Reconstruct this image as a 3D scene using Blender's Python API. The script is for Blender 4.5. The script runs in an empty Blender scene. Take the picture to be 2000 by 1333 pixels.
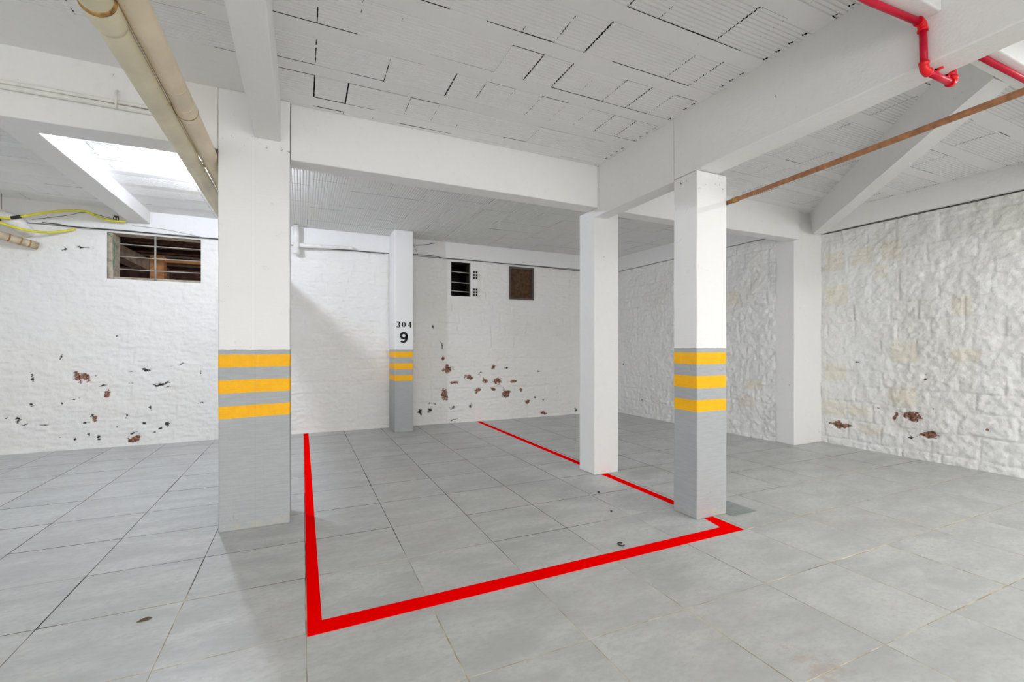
import bpy, math, random
import numpy as np
from mathutils import Vector, Matrix

SC = bpy.context.scene
COL = SC.collection

# ------------------------------------------------------------------ camera, world, lights, exposure
CAM_YAW = math.radians(24.7)
cd = bpy.data.cameras.new('camera'); cam = bpy.data.objects.new('camera', cd); COL.objects.link(cam)
cd.sensor_width = 36.0; cd.lens = 36.0 * 890.0 / 2000.0; cd.shift_y = 14.5 / 2000.0
cd.clip_start = 0.02; cd.clip_end = 100
cam.location = (0, 0, 1.2)
cam.rotation_euler = (math.radians(90), 0, -CAM_YAW)
SC.camera = cam

W = bpy.data.worlds.new('world'); SC.world = W; W.use_nodes = True
bg = W.node_tree.nodes['Background']; bg.inputs[0].default_value = (0.93, 0.97, 1.0, 1); bg.inputs[1].default_value = 0.6

def area(name, loc, rot, sx, sy, power, color):
    l = bpy.data.lights.new(name, 'AREA'); l.shape = 'RECTANGLE'; l.size = sx; l.size_y = sy
    l.energy = power; l.color = color
    o = bpy.data.objects.new(name, l); o.location = loc; o.rotation_euler = rot; COL.objects.link(o); return o

def point(name, loc, r, power, color):
    l = bpy.data.lights.new(name, 'POINT'); l.shadow_soft_size = r; l.energy = power; l.color = color
    o = bpy.data.objects.new(name, l); o.location = loc; COL.objects.link(o); return o

# daylight through the open vehicle entrance behind the camera
area('entrance_daylight', (1.0, -6.3, 1.25), (math.radians(90), 0, 0), 9.5, 2.4, 175, (1.0, 0.99, 0.975))
# the garage's own ceiling lamps: flat fittings shining down
area('lamp_right_bay', (4.1, 0.43, 2.735), (0, 0, 0), 0.18, 0.18, 21, (1.0, 0.985, 0.965))
point('lamp_left_bay', (-1.9, -2.0, 2.69), 0.07, 33, (1.0, 0.99, 0.985))
point('lamp_middle_bay', (1.2, -2.0, 2.69), 0.07, 36, (1.0, 0.985, 0.97))
LAMP_A = dict(loc=(-0.86, 4.95), power=68.0, color=(0.80, 0.86, 1.0))

vs = SC.view_settings
vs.view_transform = 'Standard'; vs.look = 'None'; vs.gamma = 1.0; vs.use_curve_mapping = False
vs.exposure = 0.68
SC.cycles.max_bounces = 10; SC.cycles.diffuse_bounces = 7

# ------------------------------------------------------------------ noise helpers
class VN:
    def __init__(s, seed):
        s.t = np.random.RandomState(seed).rand(256, 256)
    def n(s, x, y):
        xi = np.floor(x).astype(int); yi = np.floor(y).astype(int)
        fx = x - xi; fy = y - yi; fx = fx*fx*(3-2*fx); fy = fy*fy*(3-2*fy)
        g = lambda a, b: s.t[a % 256, b % 256]
        return (g(xi, yi)*(1-fx)+g(xi+1, yi)*fx)*(1-fy)+(g(xi, yi+1)*(1-fx)+g(xi+1, yi+1)*fx)*fy
    def f(s, x, y, o=4):
        r = 0; a = 1.0; m = 0
        for i in range(o):
            r = r + a*s.n(x*2**i+17.3*i, y*2**i+5.1*i); m += a; a *= 0.5
        return r/m - 0.5

# ------------------------------------------------------------------ materials
def mat(name):
    m = bpy.data.materials.new(name); m.use_nodes = True
    nt = m.node_tree
    return m, nt, nt.nodes['Principled BSDF']

class NB:
    def __init__(s, nt): s.nt = nt
    def new(s, t, **k):
        n = s.nt.nodes.new(t)
        for a, v in k.items(): setattr(n, a, v)
        return n
    def link(s, a, b): s.nt.links.new(a, b)
    def val(s, sock, v):
        if hasattr(v, 'is_linked') or isinstance(v, bpy.types.NodeSocket): s.link(v, sock)
        else: sock.default_value = v
    def math(s, op, a, b=None, clamp=False):
        n = s.new('ShaderNodeMath', operation=op, use_clamp=clamp); s.val(n.inputs[0], a)
        if b is not None: s.val(n.inputs[1], b)
        return n.outputs[0]
    def coord(s, kind='Object'): return s.new('ShaderNodeTexCoord').outputs[kind]
    def mapping(s, vec, scale=(1,1,1), loc=(0,0,0), rot=(0,0,0)):
        n = s.new('ShaderNodeMapping'); s.link(vec, n.inputs[0])
        n.inputs['Scale'].default_value = scale; n.inputs['Location'].default_value = loc; n.inputs['Rotation'].default_value = rot
        return n.outputs[0]
    def noise(s, vec, scale, detail=4, rough=0.55, dist=0.0):
        n = s.new('ShaderNodeTexNoise'); s.link(vec, n.inputs['Vector'])
        n.inputs['Scale'].default_value = scale; n.inputs['Detail'].default_value = detail
        n.inputs['Roughness'].default_value = rough; n.inputs['Distortion'].default_value = dist
        return n.outputs[0]
    def ramp(s, fac, stops):
        n = s.new('ShaderNodeValToRGB'); s.link(fac, n.inputs[0]); e = n.color_ramp.elements
        while len(e) < len(stops): e.new(0.5)
        for q, (p, c) in zip(e, stops):
            q.position = p; q.color = (c, c, c, 1) if isinstance(c, (int, float)) else (*c, 1)
        return n.outputs[0]
    def step(s, v, a, b):
        n = s.new('ShaderNodeMapRange', interpolation_type='SMOOTHSTEP'); s.link(v, n.inputs[0])
        n.inputs[1].default_value = a; n.inputs[2].default_value = b
        return n.outputs[0]
    def mix(s, fac, a, b):
        n = s.new('ShaderNodeMix', data_type='RGBA'); s.val(n.inputs[0], fac)
        for sock, v in ((n.inputs[6], a), (n.inputs[7], b)):
            if isinstance(v, tuple): sock.default_value = (*v, 1)
            else: s.link(v, sock)
        return n.outputs[2]
    def attr(s, name): 
        return s.new('ShaderNodeAttribute', attribute_name=name).outputs['Fac']
    def bump(s, h, strength, dist, prev=None):
        n = s.new('ShaderNodeBump'); n.inputs['Strength'].default_value = strength; n.inputs['Distance'].default_value = dist
        s.link(h, n.inputs['Height'])
        if prev is not None: s.link(prev, n.inputs['Normal'])
        return n.outputs[0]

def simple(name, col, rough=0.6, metal=0.0, spec=0.4, noise_amt=0.08, nscale=12, bump=0.0, emit=None):
    m, nt, p = mat(name); b = NB(nt)
    v = b.coord('Object'); n = b.noise(v, nscale, 5)
    dark = tuple(c*(1-noise_amt) for c in col); lite = tuple(min(1, c*(1+noise_amt)) for c in col)
    b.link(b.mix(b.ramp(n, [(0.35, 0), (0.65, 1)]), dark, lite), p.inputs['Base Color'])
    p.inputs['Roughness'].default_value = rough; p.inputs['Metallic'].default_value = metal
    p.inputs['Specular IOR Level'].default_value = spec
    if bump: b.link(b.bump(b.noise(v, nscale*6, 4), 0.5, bump), p.inputs['Normal'])
    if emit:
        p.inputs['Emission Color'].default_value = (*emit[0], 1); p.inputs['Emission Strength'].default_value = emit[1]
    return m

def white_paint(name, base=(0.83, 0.828, 0.82), bumpd=0.004, stretch=(1, 1, 1), specks=0.5, tint=(0.80, 0.765, 0.69), tint_amt=0.35):
    """thin worn whitewash on concrete: faint yellowing, tiny dark pits, brush relief"""
    m, nt, p = mat(name); b = NB(nt)
    v = b.coord('Object')
    big = b.step(b.noise(v, 0.9, 3), 0.45, 0.75)
    c = b.mix(b.math('MULTIPLY', big, tint_amt), base, tint)
    mott = b.step(b.noise(v, 18, 5, 0.6), 0.5, 0.75)
    c = b.mix(b.math('MULTIPLY', mott, 0.16), c, tuple(x*0.8 for x in base))
    pit = b.step(b.noise(v, 34, 2, 0.5), 0.765-0.03*specks, 0.785-0.03*specks)
    gate = b.step(b.noise(v, 2.3, 2), 0.5, 0.62)
    c = b.mix(b.math('MULTIPLY', b.math('MULTIPLY', pit, gate), 0.85), c, (0.06, 0.055, 0.05))
    b.link(c, p.inputs['Base Color'])
    p.inputs['Roughness'].default_value = 0.85; p.inputs['Specular IOR Level'].default_value = 0.25
    fine = b.noise(b.mapping(v, stretch), 55, 5, 0.65)
    med = b.noise(v, 14, 4)
    n1 = b.bump(med, 0.35, bumpd*1.6)
    b.link(b.bump(fine, 0.5, bumpd, n1), p.inputs['Normal'])
    return m

M = {}
M['white'] = white_paint('white_painted_concrete')
M['ceil'] = white_paint('white_painted_blocks', base=(0.825, 0.825, 0.815), bumpd=0.002, specks=0.2, tint=(0.78, 0.76, 0.72), tint_amt=0.25)
M['cavity_shade'] = simple('block_cavity_shade', (0.025, 0.024, 0.023), 0.95, spec=0.0)  # near-black colour stands in for the shade inside open block joints

def stone_mat(name, base, rough_amt):
    m, nt, p = mat(name); b = NB(nt)
    v = b.coord('Object')
    c = b.mix(b.math('MULTIPLY', b.step(b.noise(v, 1.3, 3), 0.42, 0.72), 0.30), base, (0.80, 0.765, 0.67))
    fr = b.noise(v, 26, 6, 0.68)
    c = b.mix(b.math('MULTIPLY', b.step(fr, 0.52, 0.72), 0.16), c, (0.66, 0.65, 0.62))
    yel = b.attr('yel')
    ym = b.step(b.math('ADD', yel, b.math('MULTIPLY', b.math('SUBTRACT', b.noise(v, 17, 6, 0.7), 0.5), 2.6)), 0.35, 1.05)
    c = b.mix(b.math('MULTIPLY', ym, 0.42), c, (0.80, 0.71, 0.52))
    red = b.attr('red')
    nn = b.math('SUBTRACT', b.noise(b.mapping(v, (1, 1, 1.5)), 24, 8, 0.8), 0.5)
    rm = b.step(b.math('ADD', b.math('MULTIPLY', red, 1.5), b.math('MULTIPLY', nn, 4.2)), 0.62, 0.84)
    rc = b.mix(b.step(b.noise(v, 40, 3), 0.4, 0.6), (0.12, 0.06, 0.045), (0.36, 0.18, 0.125))
    gate = b.step(red, 0.01, 0.05)
    c = b.mix(b.math('MULTIPLY', rm, gate), c, rc)
    dk = b.attr('dark')
    dm = b.step(b.math('ADD', b.math('MULTIPLY', dk, 1.7), b.math('MULTIPLY', b.math('SUBTRACT', b.noise(b.mapping(v, (1, 1, 1.8)), 30, 8, 0.8), 0.5), 4.8)), 1.12, 1.3)
    c = b.mix(b.math('MULTIPLY', dm, b.step(dk, 0.01, 0.05)), c, (0.035, 0.03, 0.027))
    b.link(c, p.inputs['Base Color'])
    p.inputs['Roughness'].default_value = 0.9; p.inputs['Specular IOR Level'].default_value = 0.2
    n1 = b.bump(b.noise(v, 16, 5, 0.6), 0.5, 0.016*rough_amt)
    n2 = b.bump(fr, 0.6, 0.012*rough_amt, n1)
    b.link(b.bump(b.noise(v, 75, 4, 0.7), 0.5, 0.006*rough_amt, n2), p.inputs['Normal'])
    return m
M['stone_back'] = stone_mat('whitewashed_stone_back', (0.84, 0.832, 0.81), 0.85)
M['stone_right'] = stone_mat('whitewashed_stone_right', (0.85, 0.85, 0.84), 1.25)

def pillar_mat(name, k=0.0, shift=0.0, seam=None, grime=None):
    m, nt, p = mat(name); b = NB(nt)
    v = b.coord('Object')
    sep = b.new('ShaderNodeSeparateXYZ'); b.link(v, sep.inputs[0]); x, y, z = sep.outputs
    nz = b.math('MULTIPLY', b.math('SUBTRACT', b.noise(b.mapping(v, (1, 1, 0.1)), 30, 2), 0.5), 0.008)
    z = b.math('ADD', z, nz)
    z = b.math('ADD', z, shift)
    if k:
        z = b.math('SUBTRACT', z, b.math('MULTIPLY', b.math('MULTIPLY', x, k), b.math('SUBTRACT', 1.2, z)))
    def band(a, c): return b.math('MULTIPLY', b.math('GREATER_THAN', z, a), b.math('LESS_THAN', z, c))
    base = (0.83, 0.83, 0.825)
    c = b.mix(b.math('MULTIPLY', b.step(b.noise(v, 1.1, 3), 0.45, 0.75), 0.22), base, (0.80, 0.765, 0.69))
    pit = b.math('MULTIPLY', b.step(b.noise(v, 36, 2), 0.75, 0.77), b.step(b.noise(v, 3, 2), 0.52, 0.62))
    c = b.mix(b.math('MULTIPLY', pit, 0.8), c, (0.07, 0.06, 0.055))
    grey = b.mix(b.step(b.noise(b.mapping(v, (3, 3, 30)), 3, 4), 0.3, 0.7), (0.385, 0.40, 0.412), (0.43, 0.445, 0.455))
    yellow = b.mix(b.step(b.noise(v, 20, 4), 0.3, 0.7), (0.93, 0.455, 0.0), (0.99, 0.50, 0.0))
    c = b.mix(b.math('LESS_THAN', z, 1.192), c, grey)
    ym = b.math('MAXIMUM', b.math('MAXIMUM', band(1.077, 1.160), band(0.907, 0.994)), band(0.743, 0.824))
    c = b.mix(ym, c, yellow)
    dirt = b.math('MULTIPLY', b.math('LESS_THAN', z, 0.05), b.step(b.noise(v, 22, 4), 0.42, 0.6))
    c = b.mix(b.math('MULTIPLY', dirt, 0.55), c, (0.50, 0.47, 0.38))
    if seam is not None:
        sm = b.math('LESS_THAN', b.math('ABSOLUTE', b.math('SUBTRACT', x, seam)), 0.0012)
        c = b.mix(b.math('MULTIPLY', sm, 0.35), c, (0.25, 0.25, 0.25))
    if grime is not None:
        gm = b.math('MULTIPLY', b.math('GREATER_THAN', z, grime[0]), b.math('LESS_THAN', z, grime[1]))
        gm = b.math('MULTIPLY', gm, b.math('MULTIPLY', b.step(b.noise(v, 30, 5, 0.7), 0.60, 0.66), b.step(b.noise(v, 6, 2), 0.45, 0.6)))
        c = b.mix(b.math('MULTIPLY', gm, 0.9), c, (0.06, 0.05, 0.04))
    b.link(c, p.inputs['Base Color'])
    p.inputs['Roughness'].default_value = 0.55; p.inputs['Specular IOR Level'].default_value = 0.35
    boards = b.noise(b.mapping(v, (1.5, 1.5, 28)), 4, 4, 0.6)
    n1 = b.bump(boards, 0.45, 0.004)
    n1 = b.bump(b.noise(b.mapping(v, (40, 40, 0.5)), 1.5, 3, 0.6), 0.35, 0.002, n1)
    n2 = b.bump(b.noise(v, 45, 5, 0.6), 0.4, 0.003, n1)
    # a few raised plaster blobs
    b.link(b.bump(b.step(b.noise(v, 11, 2), 0.68, 0.74), 0.5, 0.006, n2), p.inputs['Normal'])
    return m

def tile_mat():
    m, nt, p = mat('grey_floor_tile'); b = NB(nt)
    v = b.coord('Object'); tv = b.attr('tv')
    vm = b.new('ShaderNodeVectorMath', operation='ADD'); b.link(v, vm.inputs[0])
    cx = b.new('ShaderNodeCombineXYZ'); b.link(b.math('MULTIPLY', tv, 37.0), cx.inputs[2]); b.link(cx.outputs[0], vm.inputs[1])
    vv = vm.outputs[0]
    a = b.noise(b.mapping(vv, (1.0, 2.4, 1)), 2.6, 5, 0.6, 0.3)
    f = b.noise(b.mapping(vv, (1, 1.8, 1)), 26, 6, 0.72)
    c = b.mix(b.step(a, 0.3, 0.7), (0.43, 0.44, 0.434), (0.57, 0.58, 0.565))
    c = b.mix(b.math('MULTIPLY', b.step(f, 0.42, 0.66), 0.5), c, (0.385, 0.395, 0.39))
    c = b.mix(b.math('MULTIPLY', tv, 0.18), c, (0.58, 0.575, 0.555))
    st = b.attr('stain')
    sm = b.step(b.math('ADD', st, b.math('MULTIPLY', b.math('SUBTRACT', b.noise(v, 26, 6, 0.75), 0.5), 2.2)), 0.45, 0.8)
    c = b.mix(b.math('MULTIPLY', b.math('MULTIPLY', sm, b.step(st, 0.01, 0.1)), 0.35), c, (0.42, 0.29, 0.23))
    sp = b.math('MULTIPLY', b.step(b.noise(v, 60, 2), 0.775, 0.79), b.step(b.noise(v, 1.7, 2), 0.52, 0.62))
    c = b.mix(b.math('MULTIPLY', sp, 0.6), c, (0.12, 0.11, 0.10))
    b.link(c, p.inputs['Base Color'])
    b.link(b.ramp(f, [(0.3, 0.30), (0.8, 0.46)]), p.inputs['Roughness'])
    p.inputs['Specular IOR Level'].default_value = 0.45
    b.link(b.bump(b.noise(v, 5, 3), 0.12, 0.004), p.inputs['Normal'])
    return m
M['tile'] = tile_mat()

def grout_mat():
    m, nt, p = mat('tile_grout'); b = NB(nt)
    v = b.coord('Object')
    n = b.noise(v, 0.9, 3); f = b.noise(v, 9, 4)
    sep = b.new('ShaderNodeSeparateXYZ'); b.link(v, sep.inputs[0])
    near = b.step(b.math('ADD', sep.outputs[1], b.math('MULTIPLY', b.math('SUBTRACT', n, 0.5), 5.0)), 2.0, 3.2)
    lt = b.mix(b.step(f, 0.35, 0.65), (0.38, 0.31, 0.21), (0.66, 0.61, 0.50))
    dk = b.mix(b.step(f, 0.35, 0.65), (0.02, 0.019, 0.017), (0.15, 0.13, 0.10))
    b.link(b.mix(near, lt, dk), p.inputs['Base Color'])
    p.inputs['Roughness'].default_value = 0.95
    return m
M['grout'] = grout_mat()
M['red_line'] = simple('red_floor_paint', (1.0, 0.0, 0.0), 0.9, spec=0.0, noise_amt=0.0)
M['red_pipe'] = simple('red_pipe_paint', (0.56, 0.003, 0.028), 0.42, spec=0.3)
M['red_fit'] = simple('red_fitting_paint', (0.74, 0.004, 0.010), 0.35, spec=0.35)
M['brown_pipe'] = simple('rusty_copper_brown', (0.36, 0.165, 0.075), 0.55, noise_amt=0.25, nscale=25)
M['brass'] = simple('brass_fitting', (0.40, 0.25, 0.07), 0.4, metal=0.6)
M['pvc'] = simple('cream_pvc', (0.74, 0.63, 0.46), 0.42, noise_amt=0.10, nscale=4)
M['pvc_grey'] = simple('cream_green_pvc', (0.68, 0.62, 0.44), 0.42, noise_amt=0.10, nscale=4)
M['old_pvc'] = simple('weathered_pvc', (0.50, 0.41, 0.28), 0.6, noise_amt=0.25)
M['pvc_white'] = simple('white_pvc', (0.80, 0.79, 0.76), 0.45)
M['rust'] = simple('rust_stain', (0.34, 0.19, 0.06), 0.8, noise_amt=0.5, nscale=40)
M['conduit'] = simple('painted_conduit', (0.78, 0.765, 0.72), 0.6)
M['yellow'] = simple('yellow_corrugated', (0.72, 0.66, 0.03), 0.45)
M['black'] = simple('black_plastic', (0.02, 0.02, 0.02), 0.5)
M['cable'] = simple('dark_cable', (0.05, 0.05, 0.06), 0.6)
M['green'] = simple('green_wire', (0.03, 0.28, 0.14), 0.5)
M['bar'] = simple('grey_iron_bar', (0.42, 0.40, 0.36), 0.6, metal=0.3)
M['frame_grey'] = simple('grey_wood_frame', (0.10, 0.085, 0.08), 0.8)
M['panel_brown'] = simple('brown_panel', (0.085, 0.042, 0.016), 0.75, noise_amt=0.45, nscale=18)
M['dark_brown'] = simple('dark_brown_board', (0.10, 0.05, 0.038), 0.85, noise_amt=0.4, nscale=9)
M['mid_brown'] = simple('grey_brown_timber', (0.22, 0.165, 0.125), 0.8, noise_amt=0.25)
M['orange_wood'] = simple('orange_timber', (0.50, 0.235, 0.09), 0.7, noise_amt=0.25)
M['jamb'] = simple('rough_mortar', (0.42, 0.37, 0.29), 0.95, noise_amt=0.3, bump=0.01)
M['void'] = simple('recess_shade_black', (0.03, 0.027, 0.025), 0.95, spec=0.05)  # shade of the vent and brick holes, put in as near-black colour
M['plate'] = simple('galvanised_steel', (0.36, 0.40, 0.385), 0.45, metal=0.35, noise_amt=0.12)
M['ink'] = simple('black_stencil_paint', (0.006, 0.006, 0.008), 0.7, noise_amt=0.0)
M['leaf'] = simple('dry_leaf', (0.12, 0.07, 0.03), 0.8)
M['nest'] = simple('dark_debris', (0.05, 0.04, 0.03), 0.95, noise_amt=0.5, nscale=60)
M['side_wall'] = white_paint('plain_white_wall')
M['hollow'] = simple('white_washed_clay', (0.80, 0.78, 0.75), 0.9)

# ------------------------------------------------------------------ mesh helpers
def tag(o, label=None, cat=None, group=None, kind=None):
    if label: o['label'] = label
    if cat: o['category'] = cat
    if group: o['group'] = group
    if kind: o['kind'] = kind
    return o

def mesh_obj(name, verts, faces, mats, parent=None, loc=(0, 0, 0), smooth=False, mi=None, rot=None):
    me = bpy.data.meshes.new(name)
    me.from_pydata([tuple(v) for v in verts], [], [tuple(f) for f in faces])
    if not isinstance(mats, (list, tuple)): mats = [mats]
    for m in mats: me.materials.append(m)
    if mi is not None: me.polygons.foreach_set('material_index', list(mi))
    if smooth: me.polygons.foreach_set('use_smooth', [True]*len(me.polygons))
    me.update()
    o = bpy.data.objects.new(name, me); COL.objects.link(o)
    if parent is not None: o.parent = parent
    o.location = loc
    if rot: o.rotation_euler = rot
    return o

def empty(name, loc, label, cat, group=None):
    o = bpy.data.objects.new(name, None); o.empty_display_size = 0.1
    COL.objects.link(o); o.location = loc
    return tag(o, label, cat, group)

class MB:
    """collects simple shapes into one mesh"""
    def __init__(s): s.v = []; s.f = []
    def add(s, v, f):
        k = len(s.v); s.v += [tuple(a) for a in v]; s.f += [tuple(i+k for i in q) for q in f]; return s
    def box(s, x0, x1, y0, y1, z0, z1):
        v = [(x, y, z) for x in (x0, x1) for y in (y0, y1) for z in (z0, z1)]
        return s.add(v, [(0,1,3,2),(4,6,7,5),(0,4,5,1),(2,3,7,6),(0,2,6,4),(1,5,7,3)])
    def hexa(s, c):   # 4 bottom corners, 4 top corners
        return s.add(c, [(3,2,1,0),(4,5,6,7),(0,1,5,4),(1,2,6,5),(2,3,7,6),(3,0,4,7)])
    def tube(s, pts, r, n=16, cap=True):
        pts = [Vector(p) for p in pts]; rs = r if isinstance(r, (list, tuple)) else [r]*len(pts)
        tan = []
        for i in range(len(pts)):
            a = pts[max(i-1, 0)]; b = pts[min(i+1, len(pts)-1)]
            t = (b-a); tan.append(t.normalized() if t.length > 1e-9 else Vector((0, 0, 1)))
        up = Vector((0, 0, 1)) if abs(tan[0].z) < 0.9 else Vector((1, 0, 0))
        nrm = (up - tan[0]*up.dot(tan[0])).normalized(); v = []
        for i, p in enumerate(pts):
            nrm = (nrm - tan[i]*nrm.dot(tan[i])).normalized(); bi = tan[i].cross(nrm)
            for j in range(n):
                a = 2*math.pi*j/n; v.append(p + (nrm*math.cos(a)+bi*math.sin(a))*rs[i])
        f = []
        for i in range(len(pts)-1):
            for j in range(n):
                f.append((i*n+j, i*n+(j+1) % n, (i+1)*n+(j+1) % n, (i+1)*n+j))
        if cap: f.append(tuple(range(n-1, -1, -1))); f.append(tuple((len(pts)-1)*n+j for j in range(n)))
        return s.add(v, f)
    def build(s, name, m, parent=None, loc=(0, 0, 0), smooth=False, rel=True):
        v = s.v
        o = mesh_obj(name, v, s.f, m, parent, loc, smooth)
        if rel and loc != (0, 0, 0):
            L = Vector(loc)
            for q in o.data.vertices: q.co -= L
        if smooth:
            o.data.polygons.foreach_set('use_smooth', [len(p.vertices) == 4 for p in o.data.polygons])
        return o

def bez(pts, n=10):
    """Catmull-Rom through points"""
    P = [Vector(p) for p in pts]; P = [P[0]*2-P[1]] + P + [P[-1]*2-P[-2]]; out = []
    for i in range(1, len(P)-2):
        a, b, c, d = P[i-1:i+3]
        for k in range(n):
            t = k/n
            out.append(0.5*((2*b)+(c-a)*t+(2*a-5*b+4*c-d)*t*t+(3*b-a-3*c+d)*t**3))
    out.append(P[-2]); return out

def rough_box(name, x0, x1, y0, y1, z0, z1, m, res=0.05, amp=0.003, r=0.008, seed=1, parent=None, origin=None, skew=None):
    """a hand-cast concrete member: subdivided box, eased arrises, slightly wavy faces"""
    lo = np.array([x0, y0, z0]); hi = np.array([x1, y1, z1])
    def axis(a, b):
        n = max(1, int(round((b-a)/res))); g = list(np.linspace(a, b, n+1))
        for q in (a+r*0.4, a+r, b-r*0.4, b-r): g.append(q)
        return sorted(set(np.round(g, 5)))
    ax = [axis(lo[i], hi[i]) for i in range(3)]
    idx = {}; V = []; F = []
    def vid(i, j, k):
        key = (i, j, k)
        if key not in idx: idx[key] = len(V); V.append((ax[0][i], ax[1][j], ax[2][k]))
        return idx[key]
    n = [len(a)-1 for a in ax]
    for d in range(3):
        e, g = (d+1) % 3, (d+2) % 3
        for side in (0, n[d]):
            for a in range(n[e]):
                for c in range(n[g]):
                    q = []
                    for (da, dc) in ((0,0),(1,0),(1,1),(0,1)):
                        t = [0, 0, 0]; t[d] = side; t[e] = a+da; t[g] = c+dc; q.append(vid(*t))
                    F.append(q if side else q[::-1])
    V = np.array(V)
    inner = np.clip(V, lo+r, hi-r); dlt = V-inner; L = np.linalg.norm(dlt, axis=1, keepdims=True)
    V = np.where(L > r, inner+dlt/np.maximum(L, 1e-9)*r, V)
    vn = VN(seed)
    rr = np.random.RandomState(seed)
    chips = 1.0
    for d in range(3):
        a = V[:, (d+1) % 3]*1.0+V[:, d]*0.37; c = V[:, (d+2) % 3]+V[:, d]*0.61
        w = vn.f(a*3+d*9.1+40, c*3+40, 4)*2*amp
        V[:, d] = V[:, d]+w
    if skew is not None: V = skew(V)
    if origin is None: origin = ((x0+x1)/2, (y0+y1)/2, z0)
    V = V-np.array(origin)
    return mesh_obj(name, V, F, m, parent, tuple(origin), smooth=False)

def grid_axis(a, b, res, marks):
    g = list(np.arange(a, b, res))+[b]
    g = np.array(g)
    for m in marks:
        if a < m < b: g[np.argmin(np.abs(g-m))] = m
    return np.unique(g)

def stone_wall(name, O, U, N, u0, u1, z0, z1, res, holes, seed, m, course=0.19, blen=(0.24, 0.46), bulge=0.016, noise=0.016, nstretch=(1, 1),
               red=(), dark=(), yel=(), ypro=0.0, rough_left=0.0):
    us = grid_axis(u0, u1, res, [h[0] for h in holes]+[h[1] for h in holes])
    ws = grid_axis(z0, z1, res, [h[2] for h in holes]+[h[3] for h in holes])
    UU, ZZ = np.meshgrid(us, ws)           # rows z, cols u
    vn = VN(seed); rs = np.random.RandomState(seed)
    wob = vn.f(UU*2.2, ZZ*2.2, 3)*0.045; zq = ZZ+wob; uq = UU+vn.f(UU*3+9, ZZ*3+4, 2)*0.05
    edges = [z0-0.12]
    while edges[-1] < z1+0.2: edges.append(edges[-1]+course*rs.uniform(0.82, 1.18))
    edges = np.array(edges); row = np.clip(np.searchsorted(edges, zq)-1, 0, len(edges)-2)
    dz = np.minimum(zq-edges[row], edges[row+1]-zq)
    du = np.full_like(UU, 9.0); bid = np.zeros(UU.shape, int); hgt = np.zeros_like(UU); yb = np.zeros_like(UU); tu = np.zeros_like(UU); tz = np.zeros_like(UU)
    for r in range(len(edges)-1):
        e = [u0-rs.uniform(0.1, 0.5)]
        while e[-1] < u1+0.6: e.append(e[-1]+rs.uniform(*blen))
        e = np.array(e); k = row == r
        if not k.any(): rs.rand(3*len(e)); continue
        b = np.clip(np.searchsorted(e, uq[k])-1, 0, len(e)-2)
        du[k] = np.minimum(uq[k]-e[b], e[b+1]-uq[k])
        hh = rs.rand(len(e)); yy = rs.rand(len(e)); t1 = rs.uniform(-1, 1, len(e))
        hgt[k] = hh[b]; yb[k] = (yy[b] < ypro)*1.0
        tu[k] = t1[b]*(uq[k]-(e[b]+e[b+1])/2); tz[k] = t1[b]*(zq[k]-(edges[r]+edges[r+1])/2)
    d = np.minimum(du, dz); fill = np.clip((vn.f(UU*1.9+70, ZZ*1.9+30, 3)+0.18)*3.2, 0.15, 1)
    rough = np.clip((-0.1-UU)/0.6, 0, 1)*rough_left; fill = np.clip(fill, 0.3, 1)*(1-0.8*rough); noise = noise*(1+0.0*rough)
    s = np.clip(d/0.017, 0, 1); s = s*s*(3-2*s); s = 1-(1-s)*fill
    rid = lambda x, y, k: 1-np.abs(2*(vn.f(x, y, k)+0.5)-1)*2.2
    H = s*(bulge*0.45+bulge*0.55*hgt+0.022*tu+0.03*tz)
    H += vn.f(UU*6*nstretch[0], ZZ*6*nstretch[1], 3)*noise*1.3*(0.35+0.65*s)
    H += (np.clip(rid(UU*9*nstretch[0]+11, ZZ*11*nstretch[1]+3, 4), 0, 1)-0.5)*noise*0.55*(0.2+0.8*s)
    H += vn.f(UU*24*nstretch[0]+50, ZZ*26*nstretch[1]+50, 4)*noise*0.95
    H += np.clip((0.05-(ZZ-z0))/0.05, 0, 1)*0.008*(z0 < 0.1)
    H = np.maximum(H, -0.02)
    for (a, b_, c, e_) in holes:           # ease towards openings
        q = np.maximum(np.maximum(a-UU, UU-b_), np.maximum(c-ZZ, ZZ-e_))
        H = H*np.clip(0.25+q/0.05, 0.25, 1)
    wu = vn.f(UU*13+5, ZZ*13+8, 3)*0.11; wz = vn.f(UU*13+95, ZZ*13+48, 3)*0.11
    def field(lst):
        A = np.zeros_like(UU)
        for (a, c, ra, rc) in lst:
            kw = min(1.0, (ra+rc)/0.14)
            q = 1-np.maximum(((UU+wu*kw-a)/max(ra, .012)/1.2)**2+((ZZ+wz*kw-c)/max(rc, .012)/1.2)**2, 0)**0.8
            A = np.maximum(A, np.clip(q, 0, 1))
        return A
    R = field(red); D = field(dark)
    Y = np.maximum(yb*s*0.55, 0)
    for (a, c, ra, rc) in yel:
        q = np.minimum(1-np.abs(UU-a)/(ra*1.15), 1-np.abs(ZZ-c)/(rc*1.15)); Y = np.maximum(Y, np.clip(q*4, 0, 1))
    H = H-np.clip(R*2, 0, 1)*0.006-np.clip(D*2, 0, 1)*0.006
    P = np.array(O)[None, None]+UU[..., None]*np.array(U)+np.array([0, 0, 1.0])*ZZ[..., None]+np.array(N)*H[..., None]
    nu, nz = len(us), len(ws); V = P.reshape(-1, 3)
    F = []
    uc = (us[:-1]+us[1:])/2; wc = (ws[:-1]+ws[1:])/2
    keep = np.ones((nz-1, nu-1), bool)
    for (a, b_, c, e_) in holes:
        keep &= ~(((uc > a) & (uc < b_))[None] & ((wc > c) & (wc < e_))[:, None])
    ii, jj = np.nonzero(keep)
    flip = np.dot(np.cross(np.array(U), [0, 0, 1]), np.array(N)) < 0
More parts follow.
